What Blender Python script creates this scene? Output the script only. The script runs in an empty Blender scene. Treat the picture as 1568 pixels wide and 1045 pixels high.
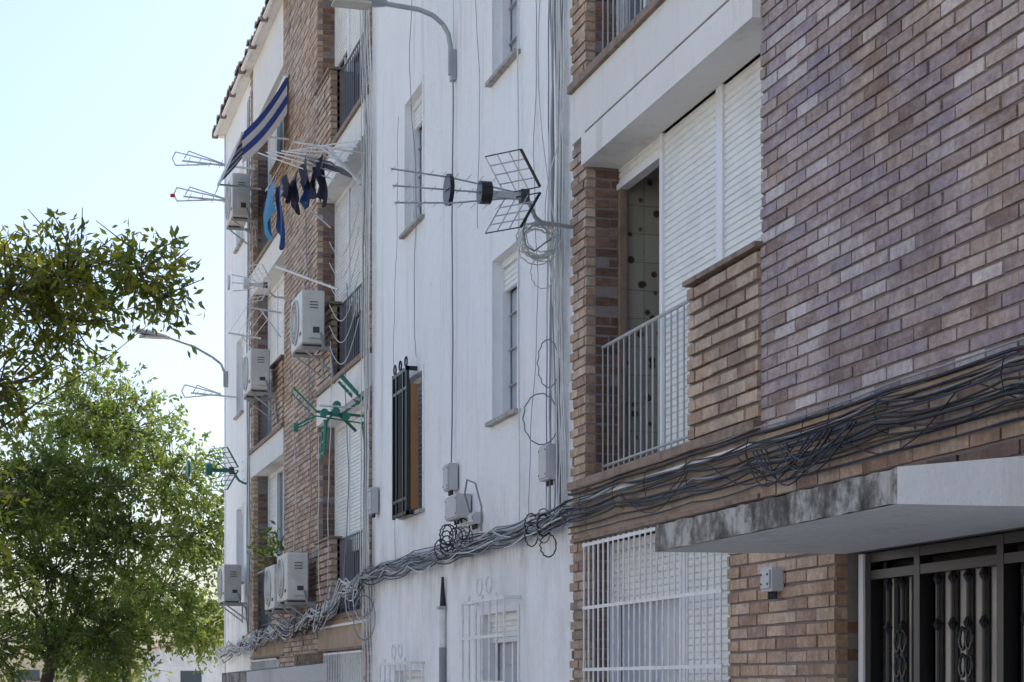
import bpy, math, random
import numpy as np
from mathutils import Vector
random.seed(7)
R=random.Random(11)
sc=bpy.context.scene
sc.view_settings.view_transform='Standard'
sc.view_settings.look='None'
sc.view_settings.exposure=0
# ------------------------------------------------------------ materials
def newmat(name):
    m=bpy.data.materials.new(name); m.use_nodes=True
    nt=m.node_tree; b=nt.nodes['Principled BSDF']
    return m,nt,b
def ramp(nt,stops,interp='LINEAR'):
    n=nt.nodes.new('ShaderNodeValToRGB'); cr=n.color_ramp; cr.interpolation=interp
    while len(cr.elements)<len(stops): cr.elements.new(0.5)
    for e,(p,c) in zip(cr.elements,stops):
        e.position=p; e.color=(c[0],c[1],c[2],1)
    return n
def noise(nt,scale,detail=5,rough=.6,vec=None,sc3=None):
    n=nt.nodes.new('ShaderNodeTexNoise'); n.inputs['Scale'].default_value=scale
    n.inputs['Detail'].default_value=detail; n.inputs['Roughness'].default_value=rough
    tc=nt.nodes.new('ShaderNodeTexCoord')
    if sc3:
        mp=nt.nodes.new('ShaderNodeMapping'); mp.inputs['Scale'].default_value=sc3
        nt.links.new(tc.outputs['Object'],mp.inputs['Vector']); nt.links.new(mp.outputs[0],n.inputs['Vector'])
    else: nt.links.new(tc.outputs['Object'],n.inputs['Vector'])
    return n
def mix(nt,fac,a,b,mode='MIX'):
    n=nt.nodes.new('ShaderNodeMix'); n.data_type='RGBA'; n.blend_type=mode
    for s,v in ((n.inputs[0],fac),(n.inputs[6],a),(n.inputs[7],b)):
        if hasattr(v,'is_linked'): nt.links.new(v,s)
        elif isinstance(v,(int,float)): s.default_value=v
        else: s.default_value=(v[0],v[1],v[2],1)
    return n.outputs[2]
def bump(nt,b,h,strength=.3,dist=.01):
    n=nt.nodes.new('ShaderNodeBump'); n.inputs['Strength'].default_value=strength; n.inputs['Distance'].default_value=dist
    nt.links.new(h,n.inputs['Height']); nt.links.new(n.outputs[0],b.inputs['Normal'])
def simple(name,col,rough=.6,metal=0,dirt=.25,dscale=8,dcol=None,bmp=0):
    m,nt,b=newmat(name)
    n=noise(nt,dscale); rp=ramp(nt,[(.45,(0,0,0)),(.75,(1,1,1))]); nt.links.new(n.outputs[0],rp.inputs[0])
    mu=nt.nodes.new('ShaderNodeMath'); mu.operation='MULTIPLY'; mu.inputs[1].default_value=dirt
    nt.links.new(rp.outputs[0],mu.inputs[0])
    dc=dcol or tuple(c*.45 for c in col)
    nt.links.new(mix(nt,mu.outputs[0],col,dc),b.inputs['Base Color'])
    b.inputs['Roughness'].default_value=rough; b.inputs['Metallic'].default_value=metal
    if bmp: bump(nt,b,n.outputs[0],bmp,.01)
    return m
def brickmat(name,stops,tint,eff=.35):
    m,nt,b=newmat(name)
    a=nt.nodes.new('ShaderNodeAttribute'); a.attribute_name='r'
    rp=ramp(nt,stops); nt.links.new(a.outputs['Fac'],rp.inputs[0])
    n1=noise(nt,26,7,.75); r1=ramp(nt,[(.3,(.60,.58,.58)),(.7,(1.28,1.26,1.22))]); nt.links.new(n1.outputs[0],r1.inputs[0])
    c=mix(nt,1,rp.outputs[0],r1.outputs[0],'MULTIPLY')
    n2=noise(nt,.6,3,.55); r2=ramp(nt,[(.42,tint),(.60,(1.06,.98,.88))]); nt.links.new(n2.outputs[0],r2.inputs[0])
    c=mix(nt,1,c,r2.outputs[0],'MULTIPLY')
    n3=noise(nt,7,8,.78,sc3=(1,1,2.5)); r3=ramp(nt,[(.46,(0,0,0)),(.68,(eff,eff,eff))]); nt.links.new(n3.outputs[0],r3.inputs[0])
    c=mix(nt,r3.outputs[0],c,(.60,.55,.50))
    n4=noise(nt,1.6,9,.78,sc3=(1,1,.28)); r4=ramp(nt,[(.46,(1,1,1)),(.70,(.46,.43,.42))]); nt.links.new(n4.outputs[0],r4.inputs[0])
    c=mix(nt,1,c,r4.outputs[0],'MULTIPLY')
    nt.links.new(c,b.inputs['Base Color']); b.inputs['Roughness'].default_value=.6
    bump(nt,b,n1.outputs[0],.8,.010)
    return m
M={}
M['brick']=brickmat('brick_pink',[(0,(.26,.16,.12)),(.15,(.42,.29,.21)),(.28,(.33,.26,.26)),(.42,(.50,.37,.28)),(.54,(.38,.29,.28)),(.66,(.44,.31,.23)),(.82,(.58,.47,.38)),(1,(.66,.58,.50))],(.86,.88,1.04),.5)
M['brick2']=brickmat('brick_orange',[(0,(.34,.21,.14)),(.3,(.45,.31,.20)),(.6,(.53,.38,.26)),(1,(.60,.48,.36))],(.92,.90,.93),.38)
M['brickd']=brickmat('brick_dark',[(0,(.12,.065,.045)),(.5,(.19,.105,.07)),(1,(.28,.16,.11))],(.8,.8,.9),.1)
M['mortar']=simple('mortar',(.24,.205,.19),.95,dirt=.5,dscale=20)
def whitemat(name,base,stain=False):
    m,nt,b=newmat(name)
    n1=noise(nt,.9,8,.65,sc3=(1,1,.45)); r1=ramp(nt,[(.40,base),(.6,tuple(c*f for c,f in zip(base,(.95,.95,.945)))),(.78,tuple(c*f for c,f in zip(base,(.84,.83,.79))))]); nt.links.new(n1.outputs[0],r1.inputs[0])
    n2=noise(nt,3,10,.78,sc3=(1.3,1.3,.10)); r2=ramp(nt,[(.54,(1,1,1)),(.74,(.68,.65,.60))]); nt.links.new(n2.outputs[0],r2.inputs[0])
    c=mix(nt,1,r1.outputs[0],r2.outputs[0],'MULTIPLY')
    n3=noise(nt,4.5,12,.82); r3=ramp(nt,[(.62,(1,1,1)),(.68,(.74,.71,.66))]); nt.links.new(n3.outputs[0],r3.inputs[0])
    c=mix(nt,1,c,r3.outputs[0],'MULTIPLY')
    if stain:
        tc=nt.nodes.new('ShaderNodeTexCoord'); nn=noise(nt,1.8,8,.75)
        va=nt.nodes.new('ShaderNodeVectorMath'); va.operation='MULTIPLY_ADD'; va.inputs[1].default_value=(1.1,1.1,1.1)
        nt.links.new(nn.outputs['Color'],va.inputs[0]); nt.links.new(tc.outputs['Object'],va.inputs[2])
        vo=nt.nodes.new('ShaderNodeTexVoronoi'); vo.feature='DISTANCE_TO_EDGE'; vo.inputs['Scale'].default_value=.6; nt.links.new(va.outputs[0],vo.inputs['Vector'])
        rc=ramp(nt,[(.001,(.68,.66,.63)),(.004,(1,1,1))]); nt.links.new(vo.outputs['Distance'],rc.inputs[0])
        nm=noise(nt,.8,3,.5); rm=ramp(nt,[(.54,(0,0,0)),(.60,(.7,.7,.7))]); nt.links.new(nm.outputs[0],rm.inputs[0])
        c=mix(nt,rm.outputs[0],c,mix(nt,1,c,rc.outputs[0],'MULTIPLY'))
        sx=nt.nodes.new('ShaderNodeSeparateXYZ'); nt.links.new(tc.outputs['Object'],sx.inputs[0])
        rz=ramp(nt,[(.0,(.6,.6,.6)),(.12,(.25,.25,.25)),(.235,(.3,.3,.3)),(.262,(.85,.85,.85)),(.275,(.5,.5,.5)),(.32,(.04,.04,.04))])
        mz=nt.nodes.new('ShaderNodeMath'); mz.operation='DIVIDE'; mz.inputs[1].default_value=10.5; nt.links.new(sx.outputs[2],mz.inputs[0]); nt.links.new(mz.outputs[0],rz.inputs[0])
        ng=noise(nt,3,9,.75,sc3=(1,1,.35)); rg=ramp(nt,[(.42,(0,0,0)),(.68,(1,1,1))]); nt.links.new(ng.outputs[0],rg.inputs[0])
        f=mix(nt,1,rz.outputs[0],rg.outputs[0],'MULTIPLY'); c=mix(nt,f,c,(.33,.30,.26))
    nt.links.new(c,b.inputs['Base Color']); b.inputs['Roughness'].default_value=.85
    n4=noise(nt,4,10,.66); bump(nt,b,n4.outputs[0],.8,.045)
    return m
M['white']=whitemat('white_limewash',(.88,.875,.865),True)
M['beam']=whitemat('white_plaster',(.82,.79,.74))
M['frame']=simple('white_lacquer',(.80,.80,.80),.4,dirt=.15)
M['shutter']=simple('shutter_plastic',(.82,.82,.78),.5,dirt=.25,dscale=3)
M['sill']=simple('sill_stone',(.42,.39,.35),.85,dirt=.8,dscale=10,dcol=(.08,.07,.06),bmp=.3)
M['ledge']=simple('ledge_tile',(.26,.18,.13),.7,dirt=.8,dscale=12,dcol=(.07,.05,.04))
M['tan']=simple('tan_render',(.42,.31,.22),.85,dirt=.7,dscale=7,bmp=.3)
M['rail']=simple('rail_paint',(.42,.42,.42),.45,dirt=.4)
M['raild']=simple('rail_dark',(.15,.165,.19),.45,dirt=.3)
M['whitebar']=simple('white_bar_paint',(.74,.74,.72),.45,dirt=.45,dscale=15)
M['black']=simple('black_iron',(.012,.012,.014),.4,dirt=.2)
M['alu']=simple('aluminium',(.50,.51,.53),.4,.6,dirt=.3)
M['cableb']=simple('cable_black',(.015,.017,.022),.65,dirt=.2)
M['cablen']=simple('cable_navy',(.03,.04,.07),.65,dirt=.2)
M['cableg']=simple('cable_grey',(.26,.27,.29),.7,dirt=.3)
M['cablew']=simple('cable_white',(.64,.64,.61),.6,dirt=.3)
M['box']=simple('grey_plastic',(.50,.50,.49),.6,dirt=.3)
M['ac']=simple('ac_enamel',(.66,.65,.60),.45,dirt=.3,dscale=5)
M['acd']=simple('ac_dark',(.07,.07,.075),.6)
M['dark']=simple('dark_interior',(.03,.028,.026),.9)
M['cream']=simple('cream_panel',(.50,.48,.42),.6,dirt=.4,dscale=3)
M['wood']=simple('brown_wood',(.34,.15,.06),.6,dirt=.3)
M['green']=simple('green_plastic',(.03,.20,.14),.5,dirt=.3)
M['red']=simple('red_plastic',(.5,.03,.03),.5)
M['bark']=simple('bark',(.10,.08,.06),.95,dirt=.6,dscale=12,bmp=.6)
M['rooftile']=simple('roof_tile',(.30,.20,.15),.9,dirt=.7,dscale=6)
M['blue']=simple('blue_cloth',(.03,.10,.28),.9); M['navy']=simple('navy_cloth',(.02,.025,.05),.9)
M['lblue']=simple('lightblue_cloth',(.10,.28,.46),.9); M['wcloth']=simple('white_cloth',(.72,.72,.70),.9)
M['awnb']=simple('awning_blue',(.04,.08,.30),.85); M['lamp']=simple('lamp_grey',(.36,.38,.40),.45,.4)
M['pale']=simple('pane_sky_reflection',(.46,.49,.54),.25,dirt=.3,dscale=2)  # pale sky reflection put into the pane's base colour
m,nt,b=newmat('window_glass'); b.inputs['Base Color'].default_value=(.08,.10,.12,1); b.inputs['Roughness'].default_value=.08; M['glass']=m
m,nt,b=newmat('wall_tile')
tc=nt.nodes.new('ShaderNodeTexCoord'); sx=nt.nodes.new('ShaderNodeSeparateXYZ'); nt.links.new(tc.outputs['Object'],sx.inputs[0])
cb=nt.nodes.new('ShaderNodeCombineXYZ'); nt.links.new(sx.outputs[0],cb.inputs[0]); nt.links.new(sx.outputs[2],cb.inputs[1])
bt=nt.nodes.new('ShaderNodeTexBrick'); bt.offset=0; bt.inputs['Scale'].default_value=1; bt.inputs['Brick Width'].default_value=.15; bt.inputs['Row Height'].default_value=.2; bt.inputs['Mortar Size'].default_value=.003
bt.inputs['Color1'].default_value=(.36,.34,.27,1); bt.inputs['Color2'].default_value=(.42,.40,.33,1); bt.inputs['Mortar'].default_value=(.2,.18,.15,1)
nt.links.new(cb.outputs[0],bt.inputs['Vector'])
vo=nt.nodes.new('ShaderNodeTexVoronoi'); vo.inputs['Scale'].default_value=9; nt.links.new(tc.outputs['Object'],vo.inputs['Vector'])
rv=ramp(nt,[(.20,(1,1,1)),(.27,(0,0,0))]); nt.links.new(vo.outputs['Distance'],rv.inputs[0])
nt.links.new(mix(nt,rv.outputs[0],bt.outputs[0],(.07,.05,.035)),b.inputs['Base Color']); b.inputs['Roughness'].default_value=.3; M['tile']=m
m,nt,b=newmat('canopy_concrete')
n1=noise(nt,4,12,.78,sc3=(1,1,.9)); r1=ramp(nt,[(.42,(.09,.08,.07)),(.49,(.22,.205,.18)),(.56,(.45,.43,.39)),(.75,(.60,.58,.54))]); nt.links.new(n1.outputs[0],r1.inputs[0])
n2=noise(nt,9,8,.7,sc3=(1,1,.12)); r2=ramp(nt,[(.50,(1,1,1)),(.66,(.38,.36,.33))]); nt.links.new(n2.outputs[0],r2.inputs[0])
nt.links.new(mix(nt,.8,r1.outputs[0],r2.outputs[0],'MULTIPLY'),b.inputs['Base Color']); b.inputs['Roughness'].default_value=.9; bump(nt,b,n1.outputs[0],.8,.025); M['grime']=m
def leafmat(name,stops,tr):
    m=bpy.data.materials.new(name); m.use_nodes=True; nt=m.node_tree
    for n in list(nt.nodes): nt.nodes.remove(n)
    o=nt.nodes.new('ShaderNodeOutputMaterial'); a=nt.nodes.new('ShaderNodeAttribute'); a.attribute_name='r'
    rp=ramp(nt,stops); nt.links.new(a.outputs['Fac'],rp.inputs[0])
    d=nt.nodes.new('ShaderNodeBsdfPrincipled'); d.inputs['Roughness'].default_value=.5; nt.links.new(rp.outputs[0],d.inputs['Base Color'])
    t=nt.nodes.new('ShaderNodeBsdfTranslucent'); nt.links.new(mix(nt,1,rp.outputs[0],tr,'MULTIPLY'),t.inputs[0])
    mx=nt.nodes.new('ShaderNodeMixShader'); mx.inputs[0].default_value=.5
    nt.links.new(d.outputs[0],mx.inputs[1]); nt.links.new(t.outputs[0],mx.inputs[2]); nt.links.new(mx.outputs[0],o.inputs[0])
    return m
M['leaf']=leafmat('leaves_citrus',[(0,(.05,.08,.016)),(.5,(.13,.155,.025)),(1,(.32,.30,.04))],(2.4,2.3,1.3))
M['leaf2']=leafmat('leaves_fresh',[(0,(.04,.075,.022)),(.5,(.10,.145,.035)),(1,(.21,.25,.055))],(2.4,2.3,1.5))
# ------------------------------------------------------------ mesh builder
class MB:
    def __init__(s): s.v=[];s.f=[];s.m=[];s.r=[];s.names=[]
    def mi(s,k):
        if k not in s.names: s.names.append(k)
        return s.names.index(k)
    def add(s,vs,fs,k,r=None):
        o=len(s.v); s.v+=vs; i=s.mi(k); r=R.random() if r is None else r
        for f in fs: s.f.append([o+a for a in f]); s.m.append(i); s.r.append(r)
    def box(s,x0,x1,y0,y1,z0,z1,k,r=None):
        s.add([(x0,y0,z0),(x1,y0,z0),(x1,y1,z0),(x0,y1,z0),(x0,y0,z1),(x1,y0,z1),(x1,y1,z1),(x0,y1,z1)],
              [(0,3,2,1),(4,5,6,7),(0,1,5,4),(1,2,6,5),(2,3,7,6),(3,0,4,7)],k,r)
    def quad(s,a,b,c,d,k): s.add([a,b,c,d],[(0,1,2,3)],k)
    def cyl(s,p0,p1,r,k,n=8,r1=None):
        p0=Vector(p0);p1=Vector(p1);d=(p1-p0)
        if d.length<1e-6:return
        d.normalize(); u=d.cross(Vector((0,0,1)))
        if u.length<.01:u=d.cross(Vector((1,0,0)))
        u.normalize(); w=d.cross(u); r1=r if r1 is None else r1
        vs=[];fs=[]
        for p,rr in((p0,r),(p1,r1)):
            for i in range(n):
                a=2*math.pi*i/n; vs.append(tuple(p+u*math.cos(a)*rr+w*math.sin(a)*rr))
        for i in range(n): j=(i+1)%n; fs.append((i,j,n+j,n+i))
        fs.append(tuple(range(n-1,-1,-1))); fs.append(tuple(range(n,2*n)))
        s.add(vs,fs,k)
    def chain(s,pts,r,k,n=6):
        for a,b_ in zip(pts,pts[1:]): s.cyl(a,b_,r,k,n)
    def obj(s,name,parent=None,bevel=0,smooth=False):
        me=bpy.data.meshes.new(name); me.from_pydata(s.v,[],s.f); 
        for k in s.names: me.materials.append(M[k])
        me.polygons.foreach_set('material_index',s.m)
        at=me.attributes.new('r','FLOAT','FACE'); at.data.foreach_set('value',s.r)
        if smooth: me.polygons.foreach_set('use_smooth',[True]*len(s.f))
        me.update(); ob=bpy.data.objects.new(name,me); sc.collection.objects.link(ob)
        if parent: ob.parent=parent
        if bevel:
            md=ob.modifiers.new('b','BEVEL'); md.width=bevel; md.segments=2; md.limit_method='ANGLE'
        return ob
def empty(name):
    e=bpy.data.objects.new(name,None); sc.collection.objects.link(e); return e
F=4.07; HB=.069; LB=.25; TOP=11.27
def bricks(mb,axis,c,u0,u1,z0,z1,k='brick',holes=(),out=-1,tooth=0,hb=HB,joint=.015,back=.013,depth=.07):
    """running-bond brickwork. axis 'y': face at X=c looking to -X, u along Y. axis 'x': face at Y=c looking out*Y, u along X"""
    row=int(math.floor(z0/hb))
    def put(a,b_,za,zb,j,r):
        if axis=='y': mb.box(c+j,c+depth,a,b_,za,zb,k,r)
        else:
            if out<0: mb.box(a,b_,c+j,c+depth,za,zb,k,r)
            else: mb.box(a,b_,c-depth,c-j,za,zb,k,r)
    while row*hb<z1-.01:
        za=max(z0,row*hb); zb=min(z1,row*hb+hb-joint)
        if zb-za>.008:
            uu=math.floor(u0/LB)*LB-(LB/2 if row%2 else 0)+R.uniform(-.012,.012)
            e1=u1+(tooth if row%2 else 0); dz=R.uniform(-.002,.002)
            while uu<e1:
                a=max(u0,uu); b_=min(e1,uu+LB-R.uniform(.007,.015))
                if b_-a>.015:
                    segs=[(a,b_)]
                    for h in holes:
                        if za<h[3]-.005 and zb>h[2]+.005:
                            ns=[]
                            for (p,q) in segs:
                                if q<=h[0] or p>=h[1]: ns.append((p,q)); continue
                                if p<h[0]: ns.append((p,h[0]))
                                if q>h[1]: ns.append((h[1],q))
                            segs=ns
                    for p,q in segs:
                        if q-p>.012: put(p,q,za+R.uniform(-.003,.002)+dz,zb+R.uniform(-.003,.003)+dz,R.uniform(-.005,.005),min(1,max(0,R.gauss(.5,.32))))
                uu+=LB
        row+=1
    us=sorted({u0,u1,*[min(max(h[0],u0),u1) for h in holes],*[min(max(h[1],u0),u1) for h in holes]})
    zs=sorted({z0,z1,*[min(max(h[2],z0),z1) for h in holes],*[min(max(h[3],z0),z1) for h in holes]})
    for a,b_ in zip(us,us[1:]):
        for p,q in zip(zs,zs[1:]):
            mu,mz=(a+b_)/2,(p+q)/2
            if any(h[0]<mu<h[1] and h[2]<mz<h[3] for h in holes): continue
            if axis=='y': mb.box(c+back,c+.28,a+.002,b_-.002,p,q,'mortar')
            elif out<0: mb.box(a+.002,b_-.002,c+back,c+depth+.01,p,q,'mortar')
            else: mb.box(a+.002,b_-.002,c-depth-.01,c-back,p,q,'mortar')
def shutter(mb,x,s0,s1,z0,z1,p=.045):
    z=z0
    while z<z1-.001:
        t=min(z+p,z1)
        mb.quad((x-.002,s1,z),(x-.002,s0,z),(x-.014,s0,z+.006),(x-.014,s1,z+.006),'shutter')
        mb.quad((x-.014,s1,z+.006),(x-.014,s0,z+.006),(x-.011,s0,t-.008),(x-.011,s1,t-.008),'shutter')
        mb.quad((x-.011,s1,t-.008),(x-.011,s0,t-.008),(x-.002,s0,t),(x-.002,s1,t),'shutter')
        z+=p
    mb.box(x,x+.02,s0,s1,z0,z1,'shutter')
B=empty('apartment_building')
# ------------------------------------------------------------ brick blocks
def glazing(mb,x,s0,s1,z0,z1,kind,lv=.5,pane='glass',fr=.05):
    mb.box(x-.03,x+.04,s0,s0+fr,z0,z1,'frame'); mb.box(x-.03,x+.04,s1-fr,s1,z0,z1,'frame')
    a,b_=s0+fr,s1-fr
    mb.box(x-.028,x+.038,a,b_,z1-.06,z1,'frame'); mb.box(x-.028,x+.038,a,b_,z0,z0+.05,'frame')
    zz0,zz1=z0+.05,z1-.06
    if kind=='shutter': shutter(mb,x,a,b_,zz0,zz1)
    elif kind=='half':
        zc=zz0+(zz1-zz0)*lv; shutter(mb,x,a,b_,zc,zz1); mb.box(x+.05,x+.06,a,b_,zz0,zc,pane)
        mb.box(x+.015,x+.05,(a+b_)/2-.02,(a+b_)/2+.02,zz0,zc,'frame')
    elif kind=='glass':
        mb.box(x+.02,x+.03,a,b_,zz0,zz1,pane); mb.box(x-.01,x+.018,(a+b_)/2-.03,(a+b_)/2+.03,zz0,zz1,'frame')
def block(s0,zo,bk,right):
    e=9.3; s1=s0+e+.01; wa,wb=s0+3.3,s0+6.0
    zs=[3.05+zo,5.9+zo,8.75+zo]; top=TOP
    mb=MB()
    door=(s0+2.7,s0+5.1,-1,2.25+zo)
    lo=2.96+zo
    bricks(mb,'y',F,wa,wb,lo,top,bk)
    bricks(mb,'y',F,wa,wb,2.62+zo,lo-.035,'brick2'); mb.box(F-.018,F+.2,wa,wb,lo-.03,lo-.004,'tan')
    bricks(mb,'y',F,door[1],s0+6.46,-.05,2.62+zo,'brick2')
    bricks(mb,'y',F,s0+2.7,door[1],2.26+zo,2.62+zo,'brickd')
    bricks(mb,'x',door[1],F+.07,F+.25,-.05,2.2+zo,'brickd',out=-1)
    for (pa,pb,tt) in ((s0,s0+.31,0),(s1-.31,s1,.045)):
        bricks(mb,'y',F-.006,pa,pb,-.05,top,'brick2',holes=[(pa-1,pb+1,z-.42,z) for z in zs[1:]],tooth=tt)
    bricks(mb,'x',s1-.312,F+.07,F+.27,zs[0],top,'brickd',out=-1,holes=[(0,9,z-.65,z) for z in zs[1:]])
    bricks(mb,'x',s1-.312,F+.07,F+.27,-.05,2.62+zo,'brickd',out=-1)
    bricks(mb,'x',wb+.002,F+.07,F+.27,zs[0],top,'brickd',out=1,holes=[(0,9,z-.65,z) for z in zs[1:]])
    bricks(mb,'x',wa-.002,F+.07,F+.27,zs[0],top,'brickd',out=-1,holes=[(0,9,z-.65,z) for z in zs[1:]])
    mb.obj('brickwork',B)
    mb=MB()
    for i,z in enumerate(zs):
        for far in (0,1):
            A,Bb=(wb,s1-.312) if far else (s0+.312,wa)
            full=(wb+.002,s1) if far else (s0,wa-.002)
            mb.box(F-.045,F+.55,full[0],full[1],z-.055,z,'ledge')
            if i: 
                mb.box(F-.012,F+.55,full[0],full[1],z-.42,z-.057,'beam')
                if right:
                    mb.box(F-.03,F+.4,A+.002,Bb-.05,z-.455,z-.422,'ledge')
                    mb.box(F-.05,F+.26,A+.002,Bb-.03,z-.66,z-.457,'beam')
            else: mb.box(F+.0,F+.5,full[0]+.001,full[1]-.002,z-.40,z-.057,'tan'); mb.box(F-.02,F+.3,full[0],full[1],z-.43,z-.402,'ledge'); mb.box(F-.03,F+.0,full[0]+.001,full[1]-.002,z-.15,z-.12,'beam')
            pa,pb=(A,A+1.03) if far else (Bb-1.03,Bb)
            ra,rb=(A+1.0,Bb-.004) if far else (A+.004,Bb-1.0)
            pm=MB(); bricks(pm,'y',F-.02,pa,pb,z,z+.93,'brick2',hb=.083,joint=.024,back=.03,depth=.11)
            pm.box(F-.05,F+.12,pa-.03,pb+.01,z+.935,z+.965,'ledge')
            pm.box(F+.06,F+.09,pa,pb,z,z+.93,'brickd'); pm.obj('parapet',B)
            rk='rail' if right else 'raild'; rx=F+.12
            mb.cyl((rx,ra,z+.93),(rx,rb,z+.93),.013,rk); mb.cyl((rx,ra,z+.09),(rx,rb,z+.09),.010,rk)
            n=int((rb-ra)/.105)
            for q in range(n+1):
                y=ra+(rb-ra)*q/n; mb.cyl((rx,y,z+.02),(rx,y,z+.93),.0065,rk,6)
            x=F+.25; zc=(zs[i+1]-.60) if (i<2 and right) else ((zs[i+1]-.42) if i<2 else 10.35)
            W=Bb-A
            if right and far and i==0:
                kinds=[(A,10.32,'shutter'),(10.32,11.34,'shutter')]
                shutter(mb,x,11.34,12.19,5.13,zc); mb.box(x-.03,x+.04,11.34,12.19,5.09,5.13,'frame'); mb.box(x-.02,x+.03,12.14,12.19,z,5.09,'ledge')
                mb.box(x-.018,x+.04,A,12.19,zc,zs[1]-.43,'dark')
            else:
                opts=['shutter','half','glass','half']
                kinds=[(A,A+W*.36,opts[(i+far)%4]),(A+W*.36,A+W*.70,opts[(i*2+1+far)%4]),(A+W*.70,Bb,['shutter','half','half'][(i+far)%3])]
                if i==2: mb.box(F-.01,x+.3,A,Bb,zc,top,'beam')
            for a,b_,kd in kinds: glazing(mb,x,a,b_,z,zc,kd,R.uniform(.3,.7))
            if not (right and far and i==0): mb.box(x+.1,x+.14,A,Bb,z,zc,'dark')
    mb.obj('balconies',B,bevel=0)
    c0,c1=s0+2.57,s0+4.97; zt=2.365+zo; zb=2.235+zo
    mb=MB()
    n=40; vs=[];fs=[]
    for i in range(n+1):
        y=c0+(c1-c0)*i/n; vs+= [(F-1.0,y,zb+(R.uniform(0,.006) if 0<i<n else 0)),(F-1.0,y,zt-(R.uniform(0,.008) if 0<i<n else 0))]
    for i in range(n): fs.append((2*i,2*i+1,2*i+3,2*i+2))
    mb.add(vs,fs,'grime')
    v=[(F-1.0,c0,zb),(F-1.0,c1,zb),(F-.012,c1,zb+.01),(F-.012,c0,zb+.01),(F-1.0,c0,zt),(F-1.0,c1,zt),(F-.012,c1,zt+.11),(F-.012,c0,zt+.11)]
    mb.add(v,[(0,1,2,3),(0,3,7,4),(1,5,6,2),(2,6,7,3)],'beam'); mb.add([v[4],v[5],v[6],v[7]],[(0,3,2,1)],'grime')
    mb.obj('door_canopy',B)
    mb=MB(); x=F+.14; d0,d1=door[0],door[1]-.09; zt=2.25+zo
    mb.box(x+.12,x+.16,d0,d1+.08,-.05,zt,'dark')
    mb.box(x-.03,x+.1,d1,d1+.05,-.05,zt,'frame')
    posts=[d1-.06,d1-.55,d1-1.28,d1-1.9,d0]
    for p in posts: mb.box(x-.02,x+.05,p,p+.055,-.05,zt,'black')
    for z in (.02,.9,zt-.13,zt-.045): mb.box(x-.018,x+.048,d0,d1,z,z+.045,'black')
    for a,b_ in zip(posts[1:],posts):
        w=b_-a-.055; n=max(2,int(w/.12))
        q0=a+.055
        mb.box(x+.07,x+.09,q0+.02,b_-.02,.95,zt-.12,'cream')
        for i in range(5): 
            yy=q0+(i+.4)*w/5; mb.box(x+.055,x+.068,yy,yy+w*.09,.95,zt-.12,'dark')
        for i in range(1,n):
            y=q0+w*i/n; mb.cyl((x,y,0),(x,y,zt-.1),.010,'black',6)
            for zz in (zt-.16,zt-.37,zt-.95,zt-1.15):
                mb.cyl((x,y,zz-.03),(x,y,zz),.009,'black',8,.024); mb.cyl((x,y,zz),(x,y,zz+.03),.024,'black',8,.009)
            if i==n//2:
                for sg in (-1,1):
                    for cz in (zt-.44,zt-.56,zt-.68,zt-.8):
                        pts=[(x-.012,y+sg*.028+.026*math.cos(t*.7),cz+.05*math.sin(t*.7)) for t in range(10)]
                        mb.chain(pts,.008,'black',5)
    mb.obj('entrance_door',B)
    for g0,g1 in ((s0+6.46,s1-.315),(s0+.315,s0+2.7)):
        mb=MB(); z0,z1=.95+zo*.5,2.60+zo
        bricks(mb,'y',F,g0,g1,-.05,z0,bk); mb.box(F-.03,F+.25,g0,g1,z0,z0+.04,'sill')
        x=F+.2; mid=(g0+g1)/2-.12
        glazing(mb,x,g0,mid,z0+.04,z1,'shutter'); glazing(mb,x,mid,g1,z0+.04,z1,'half',.75,'pale')
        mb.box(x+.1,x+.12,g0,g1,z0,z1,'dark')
        n=int((g1-g0)/.105)
        for i in range(n+1):
            y=g0+.03+(g1-g0-.06)*i/n; mb.cyl((F-.03,y,z0+.06),(F-.03,y,z1),.007,'whitebar',6)
        for z in (z0+.08,z1-.47,z1-.9,z1-.03): mb.box(F-.036,F-.024,g0+.01,g1-.01,z,z+.022,'whitebar')
        mb.obj('ground_floor_window',B)
block(3.2,0,'brick',True)
block(19.68,-.6,'brick2',False)
mb=MB()
mb.box(F+.3,F+1.9,12.2,12.26,3.0,5.5,'tile'); mb.box(F+1.9,F+1.95,9.2,12.2,3.0,5.5,'tile'); mb.box(F+.3,F+1.9,9.2,9.25,3.0,5.5,'tile')
mb.box(F+.3,F+1.9,9.25,12.2,5.46,5.5,'beam'); mb.box(F+.3,F+1.9,9.25,12.2,3.0,3.04,'ledge')
mb.obj('kitchen_interior',B)
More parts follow.
